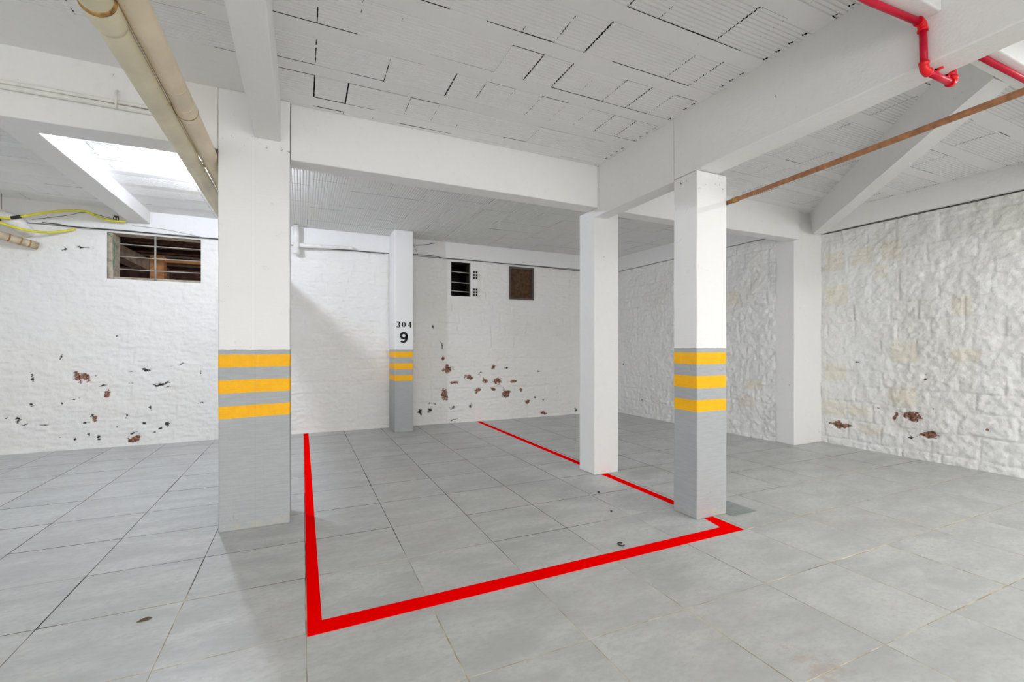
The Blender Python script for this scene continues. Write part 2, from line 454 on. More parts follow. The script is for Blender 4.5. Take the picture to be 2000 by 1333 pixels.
    q = np.stack([ii*nu+jj, ii*nu+jj+1, (ii+1)*nu+jj+1, (ii+1)*nu+jj], 1)
    if flip: q = q[:, ::-1]
    o = mesh_obj(name, V.tolist(), q.tolist(), m, smooth=True)
    for nm, A in (('red', R), ('dark', D), ('yel', Y)):
        at = o.data.attributes.new(nm, 'FLOAT', 'POINT'); at.data.foreach_set('value', A.reshape(-1).astype(np.float32))
    tag(o, kind='structure'); return o

# ------------------------------------------------------------------ floor
def build_floor():
    xs = [0.015-0.5245*k for k in range(11, 0, -1)]+[0.015, 0.545, 1.072, 1.603, 2.145, 2.69, 3.24, 3.787, 4.315, 4.845, 5.375, 5.905, 6.435]
    ys = [1.045-0.522*k for k in range(16, 0, -1)]+[1.045, 1.572, 2.098, 2.615, 3.115, 3.64, 4.145, 4.665, 5.185, 5.708, 6.228, 6.75, 7.27]
    rs = np.random.RandomState(5); V = []; F = []; mi = []; tv = []
    nsub = 4
    for i in range(len(xs)-1):
        for j in range(len(ys)-1):
            near = ys[j] < 2.2
            g = [rs.uniform(0.0014, 0.0030) for _ in range(4)]
            if rs.rand() < 0.25: g = [q*1.5 for q in g]
            a0, a1 = xs[i]+g[0], xs[i+1]-g[1]; b0, b1 = ys[j]+g[2], ys[j+1]-g[3]
            dz = rs.uniform(-0.0004, 0.0004); t = rs.rand(); k = len(V); e = 0.0015
            n = nsub
            for q in range(n+1):
                for w in range(n+1):
                    V.append((a0+(a1-a0)*w/n, b0+(b1-b0)*q/n, dz)); tv.append(t)
            for q in range(n):
                for w in range(n):
                    F.append((k+q*(n+1)+w, k+q*(n+1)+w+1, k+(q+1)*(n+1)+w+1, k+(q+1)*(n+1)+w)); mi.append(0)
            k2 = len(V)
            for (x, y) in ((a0, b0), (a1, b0), (a1, b1), (a0, b1)):
                V.append((x, y, dz)); tv.append(t)
            for (x, y) in ((a0-e, b0-e), (a1+e, b0-e), (a1+e, b1+e), (a0-e, b1+e)):
                V.append((x, y, -0.0045)); tv.append(t)
            for q in range(4):
                F.append((k2+q, k2+4+q, k2+4+(q+1) % 4, k2+(q+1) % 4)); mi.append(1)
    k = len(V)
    V += [(xs[0], ys[0], -0.002), (xs[-1], ys[0], -0.002), (xs[-1], ys[-1], -0.002), (xs[0], ys[-1], -0.002)]; tv += [0]*4
    F.append((k, k+1, k+2, k+3)); mi.append(1)
    k = len(V)
    V += [(xs[0], ys[0], -0.15), (xs[-1], ys[0], -0.15), (xs[-1], ys[-1], -0.15), (xs[0], ys[-1], -0.15)]; tv += [0]*4
    F.append((k+3, k+2, k+1, k)); mi.append(1)
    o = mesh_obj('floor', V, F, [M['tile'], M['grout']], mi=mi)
    at = o.data.attributes.new('tv', 'FLOAT', 'POINT'); at.data.foreach_set('value', np.array(tv, np.float32))
    A = np.array(V); st = np.zeros(len(A))
    for (x, y, rx, ry) in ((1.79, 1.10, 0.14, 0.16),):
        st = np.maximum(st, np.clip(1-((A[:, 0]-x)/rx)**2-((A[:, 1]-y)/ry)**2, 0, 1))
    at = o.data.attributes.new('stain', 'FLOAT', 'POINT'); at.data.foreach_set('value', st.astype(np.float32))
    tag(o, kind='structure')
build_floor()

# ------------------------------------------------------------------ ceiling of hollow clay blocks between concrete joists
ZC = 2.90
def ceiling_bay(acc, along, u0, u1, bands, a0, a1, joint0, cracks, lines, seed, jp=0.2, dots_at=None, rand_c=0.22):
    """along='x': ribs run along x, bands lie across y. bands: list of (start,end) rib rows, the rest is smooth joist."""
    V, F, MI = acc; rs = np.random.RandomState(seed)
    def P(u, a, z): return (u, a, z) if along == 'x' else (a, u, z)
    def quad(pts, m=0):
        k = len(V); V.extend(pts)
        if along != 'x': F.append((k, k+1, k+2, k+3))
        else: F.append((k+3, k+2, k+1, k))
        MI.append(m)
    flat = []; prev = a0
    for (b0, b1) in bands:
        if b0 > prev: flat.append((prev, b0))
        prev = b1
    if prev < a1: flat.append((prev, a1))
    for (b0, b1) in flat:
        n = max(1, int((u1-u0)/0.4))
        for i in range(n):
            ua, ub = u0+(u1-u0)*i/n, u0+(u1-u0)*(i+1)/n
            quad([P(ua, b0, ZC), P(ub, b0, ZC), P(ub, b1, ZC), P(ua, b1, ZC)])
    js = [joint0+jp*k for k in range(-60, 60)]; js = [j for j in js if u0+0.02 < j < u1-0.02]
    for (b0, b1) in bands:
        nr = max(1, int(round((b1-b0)/0.0255))); pitch = (b1-b0)/nr
        J = [u0]+js+[u1]
        W = np.zeros((len(J), nr))
        for q, j in enumerate(J):
            lv = 0; ca, cb = b0, b1
            hit = [c for c in cracks if abs(c[0]-j) < 0.03 and c[2] > b0 and c[1] < b1]
            if hit:
                lv = hit[0][3]; ca, cb = hit[0][1], hit[0][2]
            elif 0 < q < len(J)-1 and rs.rand() < rand_c:
                lv = rs.choice([1, 1, 2, 2, 3]); 
                if rs.rand() < 0.4: cb = b0+(b1-b0)*rs.uniform(0.3, 0.8)
            if dots_at and min(abs(j-d_) for d_ in dots_at) < 0.02: lv = 9
            for k in range(nr):
                c = b0+(k+0.5)*pitch
                if not (ca-0.01 <= c <= cb+0.01) and lv != 9: continue
                if lv == 3: W[q, k] = rs.uniform(0.0065, 0.010)
                elif lv == 2: W[q, k] = 0 if rs.rand() < 0.22 else rs.uniform(0.003, 0.0065)
                elif lv == 1: W[q, k] = 0 if rs.rand() < 0.62 else rs.uniform(0.0015, 0.004)
                elif lv == 9: W[q, k] = 0.013 if k % 3 == 1 and rs.rand() < 0.75 else 0
        for q in range(len(J)-1):
            ua, ub = J[q], J[q+1]
            g0 = 0; g1 = 0
            for (la, lu0, lu1) in lines:
                if lu0-0.03 < (ua+ub)/2 < lu1+0.03:
                    if abs(la-b0) < 0.035: g0 = 0.006
                    if abs(la-b1) < 0.035: g1 = 0.006
            if not g0 and rs.rand() < 0.10: g0 = 0.0035
            if not g1 and rs.rand() < 0.10: g1 = 0.0035
            dz = rs.uniform(-0.0015, 0.0015)
            for k in range(nr):
                c0 = b0+k*pitch; c1 = c0+pitch
                if k == 0: c0 += g0
                if k == nr-1: c1 -= g1
                sa = ua+W[q, k]/2; sb = ub-W[q+1, k]/2
                gw = pitch*0.36; zz = ZC+dz
                prof = [(c0, zz), (max(c0, c1-gw), zz), (c1-gw*0.80, zz+0.0060), (c1-gw*0.20, zz+0.0060), (c1, zz)]
                for (pa, za), (pb, zb) in zip(prof[:-1], prof[1:]):
                    quad([P(sa, pa, za), P(sb, pa, za), P(sb, pb, zb), P(sa, pb, zb)])
    quad([P(u0, a0, ZC+0.03), P(u1, a0, ZC+0.03), P(u1, a1, ZC+0.03), P(u0, a1, ZC+0.03)], 1)

acc = ([], [], [])
rows_c = [(1.54-0.385*k, 1.82-0.385*k) for k in range(4, 0, -1)]+[(1.54, 1.82), (1.93, 2.205), (2.315, 2.59), (2.70, 2.975), (3.085, 3.36), (3.475, 3.53)]
cr = [(0.069, 2.31, 2.58, 2), (0.072, 2.7, 2.97, 2), (0.074, 3.07, 3.36, 3), (0.276, 3.07, 3.36, 3), (0.467, 2.3, 2.38, 1), (0.472, 2.74, 2.97, 2), (0.679, 3.08, 3.35, 2), (0.875, 3.09, 3.36, 1), (0.87, 2.7, 2.98, 3), (1.075, 2.71, 2.96, 2), (1.277, 2.72, 2.8, 1), (0.267, 2.32, 2.43, 1), (1.072, 3.32, 3.38, 2), (0.458, 3.48, 3.55, 2), (0.258, 3.48, 3.55, 2),
      (1.292, 2.31, 2.6, 3), (1.492, 2.31, 2.6, 3), (1.686, 2.31, 2.51, 1), (1.884, 2.31, 2.57, 1), (2.089, 2.31, 2.6, 3), (2.288, 2.31, 2.6, 2), (1.478, 2.69, 2.98, 2), (1.677, 2.7, 2.99, 1), (1.873, 2.7, 2.99, 1), (2.074, 2.7, 2.99, 3), (2.28, 2.7, 2.99, 2), (1.071, 2.16, 2.2, 2), (1.271, 1.97, 2.2, 2), (1.474, 1.92, 2.21, 3), (2.069, 1.94, 2.21, 2), (2.268, 1.93, 2.2, 2), (1.479, 1.77, 1.82, 2), (1.675, 1.72, 1.82, 2), (2.078, 1.54, 1.78, 2), (2.272, 1.54, 1.78, 1)]
ln = [(2.582, -0.11, 0.26), (2.976, -0.12, -0.01), (3.072, -0.12, 0.08), (3.362, 0.07, 0.48), (2.968, 0.26, 0.47), (2.202, 0.53, 0.69), (2.205, 0.87, 1.34), (3.087, 0.69, 0.88), (3.474, 0.09, 0.26), (3.474, 0.66, 1.06),
      (1.823, 1.48, 1.79), (1.821, 1.88, 1.96), (1.82, 2.07, 2.33), (2.204, 1.68, 2.26), (2.601, 1.57, 2.29), (2.323, 2.29, 2.42), (2.994, 2.28, 2.42)]
ceiling_bay(acc, 'x', -0.14, 2.52, rows_c, -0.35, 3.56, 0.07, cr, ln, 3, dots_at=[2.47], rand_c=0.04)
# left bay
rows_l = [(a+0.06, b+0.06) for a, b in rows_c[:-2]]
ceiling_bay(acc, 'x', -4.4, -0.27, rows_l, -0.35, 3.55, -0.05, [], [], 8, rand_c=0.16)
# right bay
rows_r = [(a+0.11, b+0.11) for a, b in rows_c[:-1]]
ceiling_bay(acc, 'x', 2.65, 6.2, rows_r, -0.35, 3.665, 2.76, [], [], 12, dots_at=[2.76, 5.96], rand_c=0.34)
# back bay, ribs running in depth
rows_b = [(-0.30+0.385*k, -0.30+0.385*k+0.365) for k in range(0, 15)]
ceiling_bay(acc, 'y', 3.665, 7.2, rows_b, -0.31, 5.75, 3.80, [], [], 21, rand_c=0.30)
# back left bay
rows_bl = [(3.70+0.385*k, 3.70+0.385*k+0.28) for k in range(0, 9)]
ceiling_bay(acc, 'x', -4.4, -0.31, rows_bl, 3.60, 7.2, -0.42, [], [], 27, rand_c=0.30)
# plain slab behind the camera
V, F, MI = acc; k = len(V)
V += [(-4.4, -6.6, ZC), (6.2, -6.6, ZC), (6.2, -0.3, ZC), (-4.4, -0.3, ZC)]; F.append((k+3, k+2, k+1, k)); MI.append(0)
k = len(V)
V += [(-4.4, -6.6, 3.1), (6.2, -6.6, 3.1), (6.2, 7.3, 3.1), (-4.4, 7.3, 3.1)]; F.append((k, k+1, k+2, k+3)); MI.append(1)
tag(mesh_obj('ceiling', V, F, [M['ceil'], M['cavity_shade']], mi=MI), kind='structure')

# ------------------------------------------------------------------ walls
RED_B = [(2.13, 0.87, 0.095, 0.075), (2.04, 1.04, 0.045, 0.046), (2.24, 0.65, 0.085, 0.03), (2.49, 0.72, 0.08, 0.05), (2.76, 0.66, 0.09, 0.055), (2.98, 0.65, 0.1, 0.06), (3.27, 0.65, 0.06, 0.035), (2.08, 0.47, 0.072, 0.10), (2.63, 0.5, 0.07, 0.041), (2.91, 0.52, 0.045, 0.041), (3.14, 0.44, 0.08, 0.09), (3.54, 0.27, 0.05, 0.05), (3.87, 0.06, 0.08, 0.03), (2.91, 0.88, 0.04, 0.045), (3.43, 0.48, 0.03, 0.04),
         (-2.37, 0.86, 0.095, 0.075), (-2.16, 0.65, 0.043, 0.047), (-1.9, 0.08, 0.071, 0.055), (-2.27, 0.36, 0.03, 0.04)]
DARK_B = [(2.03, 1.25, 0.019, 0.073), (3.15, 0.88, 0.06, 0.03), (3.77, 0.79, 0.045, 0.025), (3.70, 0.35, 0.05, 0.03), (3.86, 0.29, 0.06, 0.02), (1.86, 0.34, 0.09, 0.02), (1.65, 0.21, 0.054, 0.05), (1.81, 0.21, 0.06, 0.06), (2.21, 0.05, 0.15, 0.02), (2.67, 0.79, 0.09, 0.02), (1.88, 1.55, 0.03, 0.05), (4.53, 0.08, 0.03, 0.055), (2.52, 0.25, 0.06, 0.05), (2.21, 0.25, 0.07, 0.04), (3.87, 0.08, 0.09, 0.02),
          (-1.93, 0.76, 0.05, 0.015), (-1.92, 0.91, 0.04, 0.018), (-1.76, 0.94, 0.08, 0.025), (-1.62, 0.75, 0.11, 0.03), (-1.55, 0.70, 0.06, 0.02), (-1.43, 0.99, 0.10, 0.012), (-1.2, 0.89, 0.02, 0.09), (-1.2, 0.5, 0.05, 0.033), (-1.55, 0.23, 0.041, 0.045), (-1.69, 0.16, 0.06, 0.02), (-1.62, 0.19, 0.05, 0.02), (-3.04, 0.41, 0.033, 0.015), (-2.94, 0.39, 0.04, 0.05), (-2.88, 0.33, 0.06, 0.02), (-2.73, 0.31, 0.075, 0.014), (-2.84, 0.56, 0.04, 0.03),
          (-2.30, 0.40, 0.04, 0.05), (-2.36, 0.32, 0.06, 0.02), (-2.33, 0.17, 0.021, 0.029), (-2.45, 0.12, 0.021, 0.022), (-2.23, 0.12, 0.027, 0.03), (-1.91, 0.155, 0.056, 0.02), (-1.96, 0.36, 0.018, 0.05), (-1.79, 0.27, 0.04, 0.03), (-1.72, 0.46, 0.018, 0.066), (-2.57, 0.56, 0.026, 0.021), (-2.45, 0.61, 0.09, 0.012), (-2.58, 1.1, 0.02, 0.05), (-2.82, 0.88, 0.018, 0.08), (-2.06, 0.24, 0.014, 0.022), (-2.59, 0.16, 0.016, 0.015), (-2.06, 1.35, 0.01, 0.018), (-2.19, 0.76, 0.054, 0.016),
          (-2.55, 2.37, 0.05, 0.03), (-2.35, 2.40, 0.12, 0.012)]
HOLES = [(-2.155, -1.20, 2.05, 2.612), (2.176, 2.505, 2.05, 2.60), (3.20, 3.67, 2.04, 2.60)]
stone_wall('wall_back', (0, 7.08, 0), (1, 0, 0), (0, -1, 0), -4.3, 5.6, 0.0, 2.637, 0.0135, HOLES, 11, M['stone_back'],
           course=0.175, blen=(0.26, 0.42), bulge=0.014, noise=0.015, nstretch=(0.8, 1.5), red=RED_B, dark=DARK_B, ypro=0.0, rough_left=1.0)
# solid backing behind the whitewashed face, in four pieces round the openings (one mesh)
b = MB()
xs = [-4.3, -2.155, -1.20, 2.176, 2.505, 3.20, 3.67, 5.6]
for i in range(7):
    a, c = xs[i], xs[i+1]
    if i in (1, 3, 5):
        h = HOLES[(i-1)//2]
        b.box(a, c, 7.106, 7.28, 0, h[2]); b.box(a, c, 7.106, 7.28, h[3], 2.637)
    else: b.box(a, c, 7.106, 7.28, 0, 2.637)
o = b.build('wall_back_core', M['jamb']); o.name = 'wall_core'; tag(o, kind='structure')

YEL_R = [(2.78, 1.15, 0.134, 0.11), (3.49, 0.9, 0.131, 0.107), (3.51, 0.45, 0.131, 0.094), (3.24, 0.45, 0.117, 0.074), (3.1, 0.23, 0.135, 0.052), (2.26, 1.13, 0.118, 0.066), (2.8, 0.66, 0.132, 0.11),
         (2.9, 2.31, 0.099, 0.117), (3.5, 2.29, 0.121, 0.125), (3.19, 2.3, 0.116, 0.098), (2.99, 2.09, 0.064, 0.083), (3.48, 1.86, 0.135, 0.134), (2.29, 1.63, 0.088, 0.098)]
RED_R = [(3.43, 0.25, 0.183, 0.030), (3.40, 0.24, 0.10, 0.04), (2.56, 0.26, 0.115, 0.032), (2.7, 0.45, 0.112, 0.062), (2.86, 0.43, 0.025, 0.075), (2.58, 0.87, 0.02, 0.02), (2.1, 0.41, 0.014, 0.017)]
DARK_R = [(3.25, 1.03, 0.044, 0.02), (2.41, 0.81, 0.016, 0.012), (2.59, 0.92, 0.012, 0.02), (2.52, 0.56, 0.012, 0.009), (3.03, 0.51, 0.02, 0.01), (2.72, 0.23, 0.03, 0.03)]
stone_wall('wall_right', (6.08, 0, 0), (0, 1, 0), (-1, 0, 0), -0.6, 3.72, 0.0, 2.655, 0.0115, [], 23, M['stone_right'],
           course=0.205, blen=(0.25, 0.50), bulge=0.024, noise=0.023, red=RED_R, dark=DARK_R, yel=YEL_R)
# recessed stretch beyond the corner pier; it runs very slightly out of square
dx, dy = 5.355-5.50, 7.1-3.9; L = math.hypot(dx, dy); ux, uy = dx/L, dy/L
stone_wall('wall_right_rear', (5.535, 3.9, 0), (ux, uy, 0), (-uy, ux, 0), 0.0, 3.25, 0.0, 2.635, 0.0125, [], 31, M['stone_right'],
           course=0.19, blen=(0.25, 0.48), bulge=0.017, noise=0.021, ypro=0.0, red=[(2.4, 0.3, 0.02, 0.02)], dark=[(2.9, 0.9, 0.02, 0.03), (1.2, 1.2, 0.015, 0.02)],
           yel=[(0.30, 0.72, 0.12, 0.08), (0.62, 1.9, 0.1, 0.1), (0.4, 0.48, 0.13, 0.08)])
b = MB(); b.box(6.11, 6.25, -0.6, 3.72, 0, 2.9); b.box(6.05, 6.25, -6.3, -0.6, 0, 2.9); b.box(5.56, 6.25, 3.98, 7.28, 0, 2.9)
tag(b.build('wall_right_core', M['side_wall']), kind='structure').name = 'wall_right_backing'
o = MB().box(-4.5, -4.3, -6.3, 7.28, 0, 2.9).build('wall_left', M['side_wall']); tag(o, kind='structure')

# ------------------------------------------------------------------ beams
def beam(x0, x1, y0, y1, z0, z1, label, seed, res=0.09, skew=None, amp=0.003):
    o = rough_box('ceiling_beam', x0, x1, y0, y1, z0, z1, M['white'], res=res, amp=amp, r=0.008, seed=seed, skew=skew)
    return tag(o, label, 'beam')
beam(-0.075, 2.503, 3.525, 3.70, 2.515, 2.91, 'white concrete beam between the wide striped pillar and the plain white pillar', 1)
def sk2(V):
    V = V.copy(); t = np.clip((2.6-V[:, 1])/1.8, 0, 1)
    V[:, 0] = np.where(V[:, 0] > 2.6, V[:, 0]-0.055*t, V[:, 0]); return V
beam(2.505, 2.725, -0.3, 2.575, 2.455, 2.91, 'deep white beam running overhead from the right striped pillar towards the viewer', 2, skew=sk2)
beam(2.507, 2.655, 2.577, 3.72, 2.44, 2.91, 'short white beam spanning from the right striped pillar to the plain white pillar', 3)
beam(-0.29, -0.135, -0.3, 3.484, 2.61, 2.91, 'white beam overhead landing on top of the wide striped pillar', 4)
beam(-4.3, -0.499, 3.50, 3.70, 2.502, 2.91, 'white beam left of the wide striped pillar carrying two thin conduits', 5)
beam(-1.93, -1.72, 3.702, 7.03, 2.75, 2.91, 'shallow white beam in the brightly lit bay on the left', 6)
beam(-0.13, 2.503, 1.01, 1.125, 2.655, 2.91, 'white cross beam at the top edge, left of the deep beam, red pipe below it', 7)
beam(2.73, 6.0, 1.01, 1.125, 2.635, 2.91, 'white cross beam in the right bay with a red pipe under it', 8)
beam(2.787, 5.528, 3.60, 3.76, 2.535, 2.91, 'white beam from the plain white pillar to the corner pier on the right', 9)
beam(-4.3, 5.5, 7.045, 7.25, 2.645, 2.91, 'long white bond beam along the top of the back wall', 10)
beam(5.985, 6.12, -0.3, 3.655, 2.665, 2.91, 'white bond beam along the top of the right stone wall', 11)
def skr(V):
    V = V.copy(); V[:, 0] = V[:, 0]-(V[:, 1]-4.0)*(0.145/3.2); return V
beam(5.485, 5.66, 4.005, 7.03, 2.643, 2.91, 'white bond beam on the recessed wall behind the corner pier', 12, skew=skr)
o = rough_box('unseen_cutoff_beam_1', -4.3, 6.0, -0.5, -0.31, 2.55, 2.91, M['white'], res=0.3, amp=0.003, r=0.008, seed=14); tag(o, kind='structure')  # unseen beam behind the camera, added to cut the lamps' light
# diagonal brace beam
b = MB()
def dg(x, off): return (x, x-2.2-off)
V = []
for x in (3.325, 5.83):
    pass
P0, P1 = (3.33, 1.13), (5.80, 3.60)
def off(p, d): return (p[0]+d*0.7071, p[1]-d*0.7071)
a0, a1 = P0, P1; c0, c1 = off((P0[0]+0.08, P0[1]+0.08), 0.13), off((P1[0]+0.02, P1[1]+0.02), 0.13)
t0 = (a0[0]-0.03, a0[1]+0.03); t1 = (a1[0]-0.03, a1[1]+0.03)
n = 14; V = []; F = []
vn = VN(77)
for i in range(n+1):
    t = i/n; w = (vn.t[i, 3]-0.5)*0.006
    L_ = lambda p, q: (p[0]+(q[0]-p[0])*t, p[1]+(q[1]-p[1])*t)
    V += [(*L_(a0, a1), 2.635+w), (*L_(c0, c1), 2.635-w), (*L_(c0, c1), 2.905), (*L_(t0, t1), 2.905)]
for i in range(n):
    k = i*4
    for q in range(4): F.append((k+q, k+4+q, k+4+(q+1) % 4, k+(q+1) % 4))
F += [(3, 2, 1, 0), (n*4, n*4+1, n*4+2, n*4+3)]
org = (4.6, 2.4, 2.635)
o = mesh_obj('ceiling_beam', [(x-org[0], y-org[1], z-org[2]) for x, y, z in V], F, M['white'], loc=org)
tag(o, 'diagonal white beam crossing the right bay up to the corner pier', 'beam')

# ------------------------------------------------------------------ pillars
def pillar(x0, x1, y0, y1, z1, m, label, seed, res=0.045, amp=0.0035, r=0.009):
    o = rough_box('concrete_pillar', x0, x1, y0, y1, -0.001, z1, m, res=res, amp=amp, r=r, seed=seed, origin=((x0+x1)/2, (y0+y1)/2, 0))
    return tag(o, label, 'pillar')
pillar(-0.497, -0.077, 3.487, 3.775, 2.90, pillar_mat('striped_paint_wide', 0.055, seam=0.0, grime=(2.54, 2.63)), 'wide white pillar with grey base and three yellow stripes, nearest on the left', 41)
pillar(2.505, 2.795, 2.352, 2.575, 2.452, pillar_mat('striped_paint_right', 0.0, -0.012, grime=(2.33, 2.46)), 'white pillar with grey base and three yellow stripes standing on the right', 42)
pillar(2.505, 2.785, 3.585, 3.84, 2.52, M['white'], 'plain white pillar without stripes, in the middle right', 43)
p4 = pillar(1.195, 1.46, 6.60, 7.05, 2.90, pillar_mat('striped_paint_far', 0.0, 0.007), 'small striped pillar against the back wall, numbered 304 and 9', 44)
o = pillar(5.53, 6.07, 3.662, 3.995, 2.97, M['white'], 'plain white corner pier between the two stretches of right stone wall', 45)

# numbers on the far pillar, thin painted figures as parts of it
def strokes(name, polys, x, z, sx, sz, parent, y=6.5965):
    """polys: list of (points, widths) in unit cell; makes flat thick strokes"""
    V = []; F = []
    for pts, ws in polys:
        pts = [Vector((p[0], p[1])) for p in pts]; k = len(V); n = len(pts)
        for i, p in enumerate(pts):
            a = pts[max(i-1, 0)]; c = pts[min(i+1, n-1)]
            t = Vector(((c-a).x*sx, (c-a).y*sz)).normalized(); nn = Vector((-t.y, t.x)); w = ws[i]*sx*0.5
            q = Vector((p.x*sx, p.y*sz))
            for sgn in (1, -1):
                e = q+nn*w*sgn
                V.append((x+e.x, y-0.0015, z+e.y)); V.append((x+e.x, y+0.004, z+e.y))
        for i in range(n-1):
            a = k+i*4; c = a+4
            F += [(a, c, c+2, a+2), (a+1, a+3, c+3, c+1), (a, a+1, c+1, c), (a+2, c+2, c+3, a+3)]
    px, py, pz = parent.location
    o = mesh_obj(name, [(v[0]-px, v[1]-py, v[2]-pz) for v in V], F, M['ink'], parent)
    return o
def arc(cx, cy, rx, ry, a0, a1, n=14): return [(cx+rx*math.cos(math.radians(a0+(a1-a0)*i/n)), cy+ry*math.sin(math.radians(a0+(a1-a0)*i/n))) for i in range(n+1)]
def tw(pts, thin, thick, cx): # thick where far right of centre
    xs = [abs(p[0]-cx) for p in pts]; mx = max(xs); return [thin+(thick-thin)*(v/mx)**2 for v in xs]
a = arc(0.42, 0.76, 0.40, 0.22, 150, -80); bb = arc(0.42, 0.26, 0.44, 0.24, 80, -150)
def dig3(x, z, sx, sz):
    return strokes('painted_digit', [(a, tw(a, 0.10, 0.42, 0.42)), (bb, tw(bb, 0.10, 0.42, 0.42))], x, z, sx, sz, p4)
e1 = arc(0.5, 0.5, 0.38, 0.46, 80, -80); e2 = arc(0.5, 0.5, 0.38, 0.46, 100, 260)
def dig0(x, z, sx, sz):
    return strokes('painted_digit', [(e1, tw(e1, 0.06, 0.36, 0.5)), (e2, tw(e2, 0.06, 0.36, 0.5))], x, z, sx, sz, p4)
def dig4(x, z, sx, sz):
    return strokes('painted_digit', [([(0.68, 0.0), (0.68, 0.5), (0.68, 1.0)], [0.34]*3), ([(0.62, 1.0), (0.3, 0.62), (0.0, 0.30)], [0.12]*3), ([(0.0, 0.28), (0.5, 0.28), (1.05, 0.28)], [0.14]*3)], x, z, sx, sz, p4)
dig3(1.222, 1.502, 0.048, 0.082); dig0(1.298, 1.502, 0.050, 0.082); dig4(1.385, 1.502, 0.050, 0.082)
r1 = arc(0.48, 0.67, 0.34, 0.25, 0, 360, 28); tl = arc(0.42, 0.40, 0.44, 0.62, 10, 10, 1)
r2 = [(0.82, 0.70), (0.83, 0.60)]+arc(0.42, 0.50, 0.41, 0.42, 0, -130, 16)
strokes('painted_digit', [(r1, [0.27]*len(r1)), (r2, [0.27]*len(r2))], 1.266, 1.283, 0.118, 0.150, p4)
for c, l in zip([q for q in p4.children], ['black painted digit 3', 'black painted digit 0', 'black painted digit 4', 'bold black painted digit 9']): c['label'] = l

# ------------------------------------------------------------------ red parking line painted on the floor
def red_line():
    # ring polygons as strips; thickness 1.5 mm
    zt, zb = 0.0022, 0.0006
    strips = [[(0.018, 2.075), (0.078, 2.175), (0.078, 7.03), (0.018, 7.03)],
              [(0.018, 2.075), (2.655, 2.098), (2.546, 2.190), (0.078, 2.175)],
              [(2.655, 2.098), (2.655, 2.350), (2.575, 2.350), (2.546, 2.190)],
              [(2.655, 2.577), (2.655, 3.584), (2.585, 3.584), (2.585, 2.577)],
              [(2.655, 3.842), (2.655, 7.03), (2.590, 7.03), (2.590, 3.842)]]
    V = []; F = []
    for s in strips:
        k = len(V); V += [(x, y, zt) for x, y in s]+[(x, y, zb) for x, y in s]
        F.append((k, k+1, k+2, k+3)); F.append((k+7, k+6, k+5, k+4))
        for i in range(4): j = (i+1) % 4; F.append((k+i, k+4+i, k+4+j, k+j))
    o = mesh_obj('parking_line', V, F, M['red_line'])
    tag(o, 'flat red line on the tiles outlining the parking bay', 'floor marking')
    import bmesh
    bm = bmesh.new(); bm.from_mesh(o.data); bmesh.ops.recalc_face_normals(bm, faces=bm.faces); bm.to_mesh(o.data); bm.free()
red_line()

# ------------------------------------------------------------------ floor plate and litter
b = MB().box(2.79, 3.035, 2.29, 2.545, -0.001, 0.004)
tag(b.build('drain_cover', M['plate'], loc=(2.91, 2.42, 0)), 'square grey metal plate on the floor beside the right striped pillar', 'drain cover')
pts = [(1.767+0.016*math.cos(t), 2.249+0.022*math.sin(t), 0.005) for t in np.linspace(0.4, 5.6, 18)]
tag(MB().tube(pts, 0.0035, 8).build('metal_ring', M['black'], loc=(1.767, 2.249, 0), smooth=True), 'small open black ring lying on the tiles', 'ring')
V = [(-0.66, 2.495, 0.001), (-0.645, 2.512, 0.004), (-0.622, 2.515, 0.006), (-0.605, 2.508, 0.003), (-0.618, 2.496, 0.002), (-0.64, 2.492, 0.003)]
V2 = [(x, y, z+0.0015) for x, y, z in V]
tag(mesh_obj('dry_leaf', [(x+0.637, y-2.502, z) for x, y, z in V+V2], [tuple(range(5, -1, -1)), tuple(range(6, 12))]+[(i, (i+1) % 6, 6+(i+1) % 6, 6+i) for i in range(6)], M['leaf'], loc=(-0.637, 2.502, 0)), 'small curled brown leaf on the tiles at lower left', 'leaf')
for i, (x, y, s, lb) in enumerate([(2.236, 3.14, 0.010, 'black pebble on the tiles, farther of two in front of the plain pillar'), (2.062, 2.737, 0.008, 'black pebble on the tiles, nearer of two in front of the plain pillar')]):
    rs = np.random.RandomState(i); V = []; F = []
    for a_ in range(5):
        for c_ in range(8):
            th = math.pi*a_/4; ph = 2*math.pi*c_/8; q = s*(0.8+0.4*rs.rand())
            V.append((q*math.sin(th)*math.cos(ph), q*math.sin(th)*math.sin(ph)*1.2, 0.6*s*math.cos(th)+0.6*s))
    for a_ in range(4):
        for c_ in range(8): F.append((a_*8+c_, a_*8+(c_+1) % 8, (a_+1)*8+(c_+1) % 8, (a_+1)*8+c_))
    tag(mesh_obj('pebble', V, F, M['black'], loc=(x, y, 0)), lb, 'pebble')

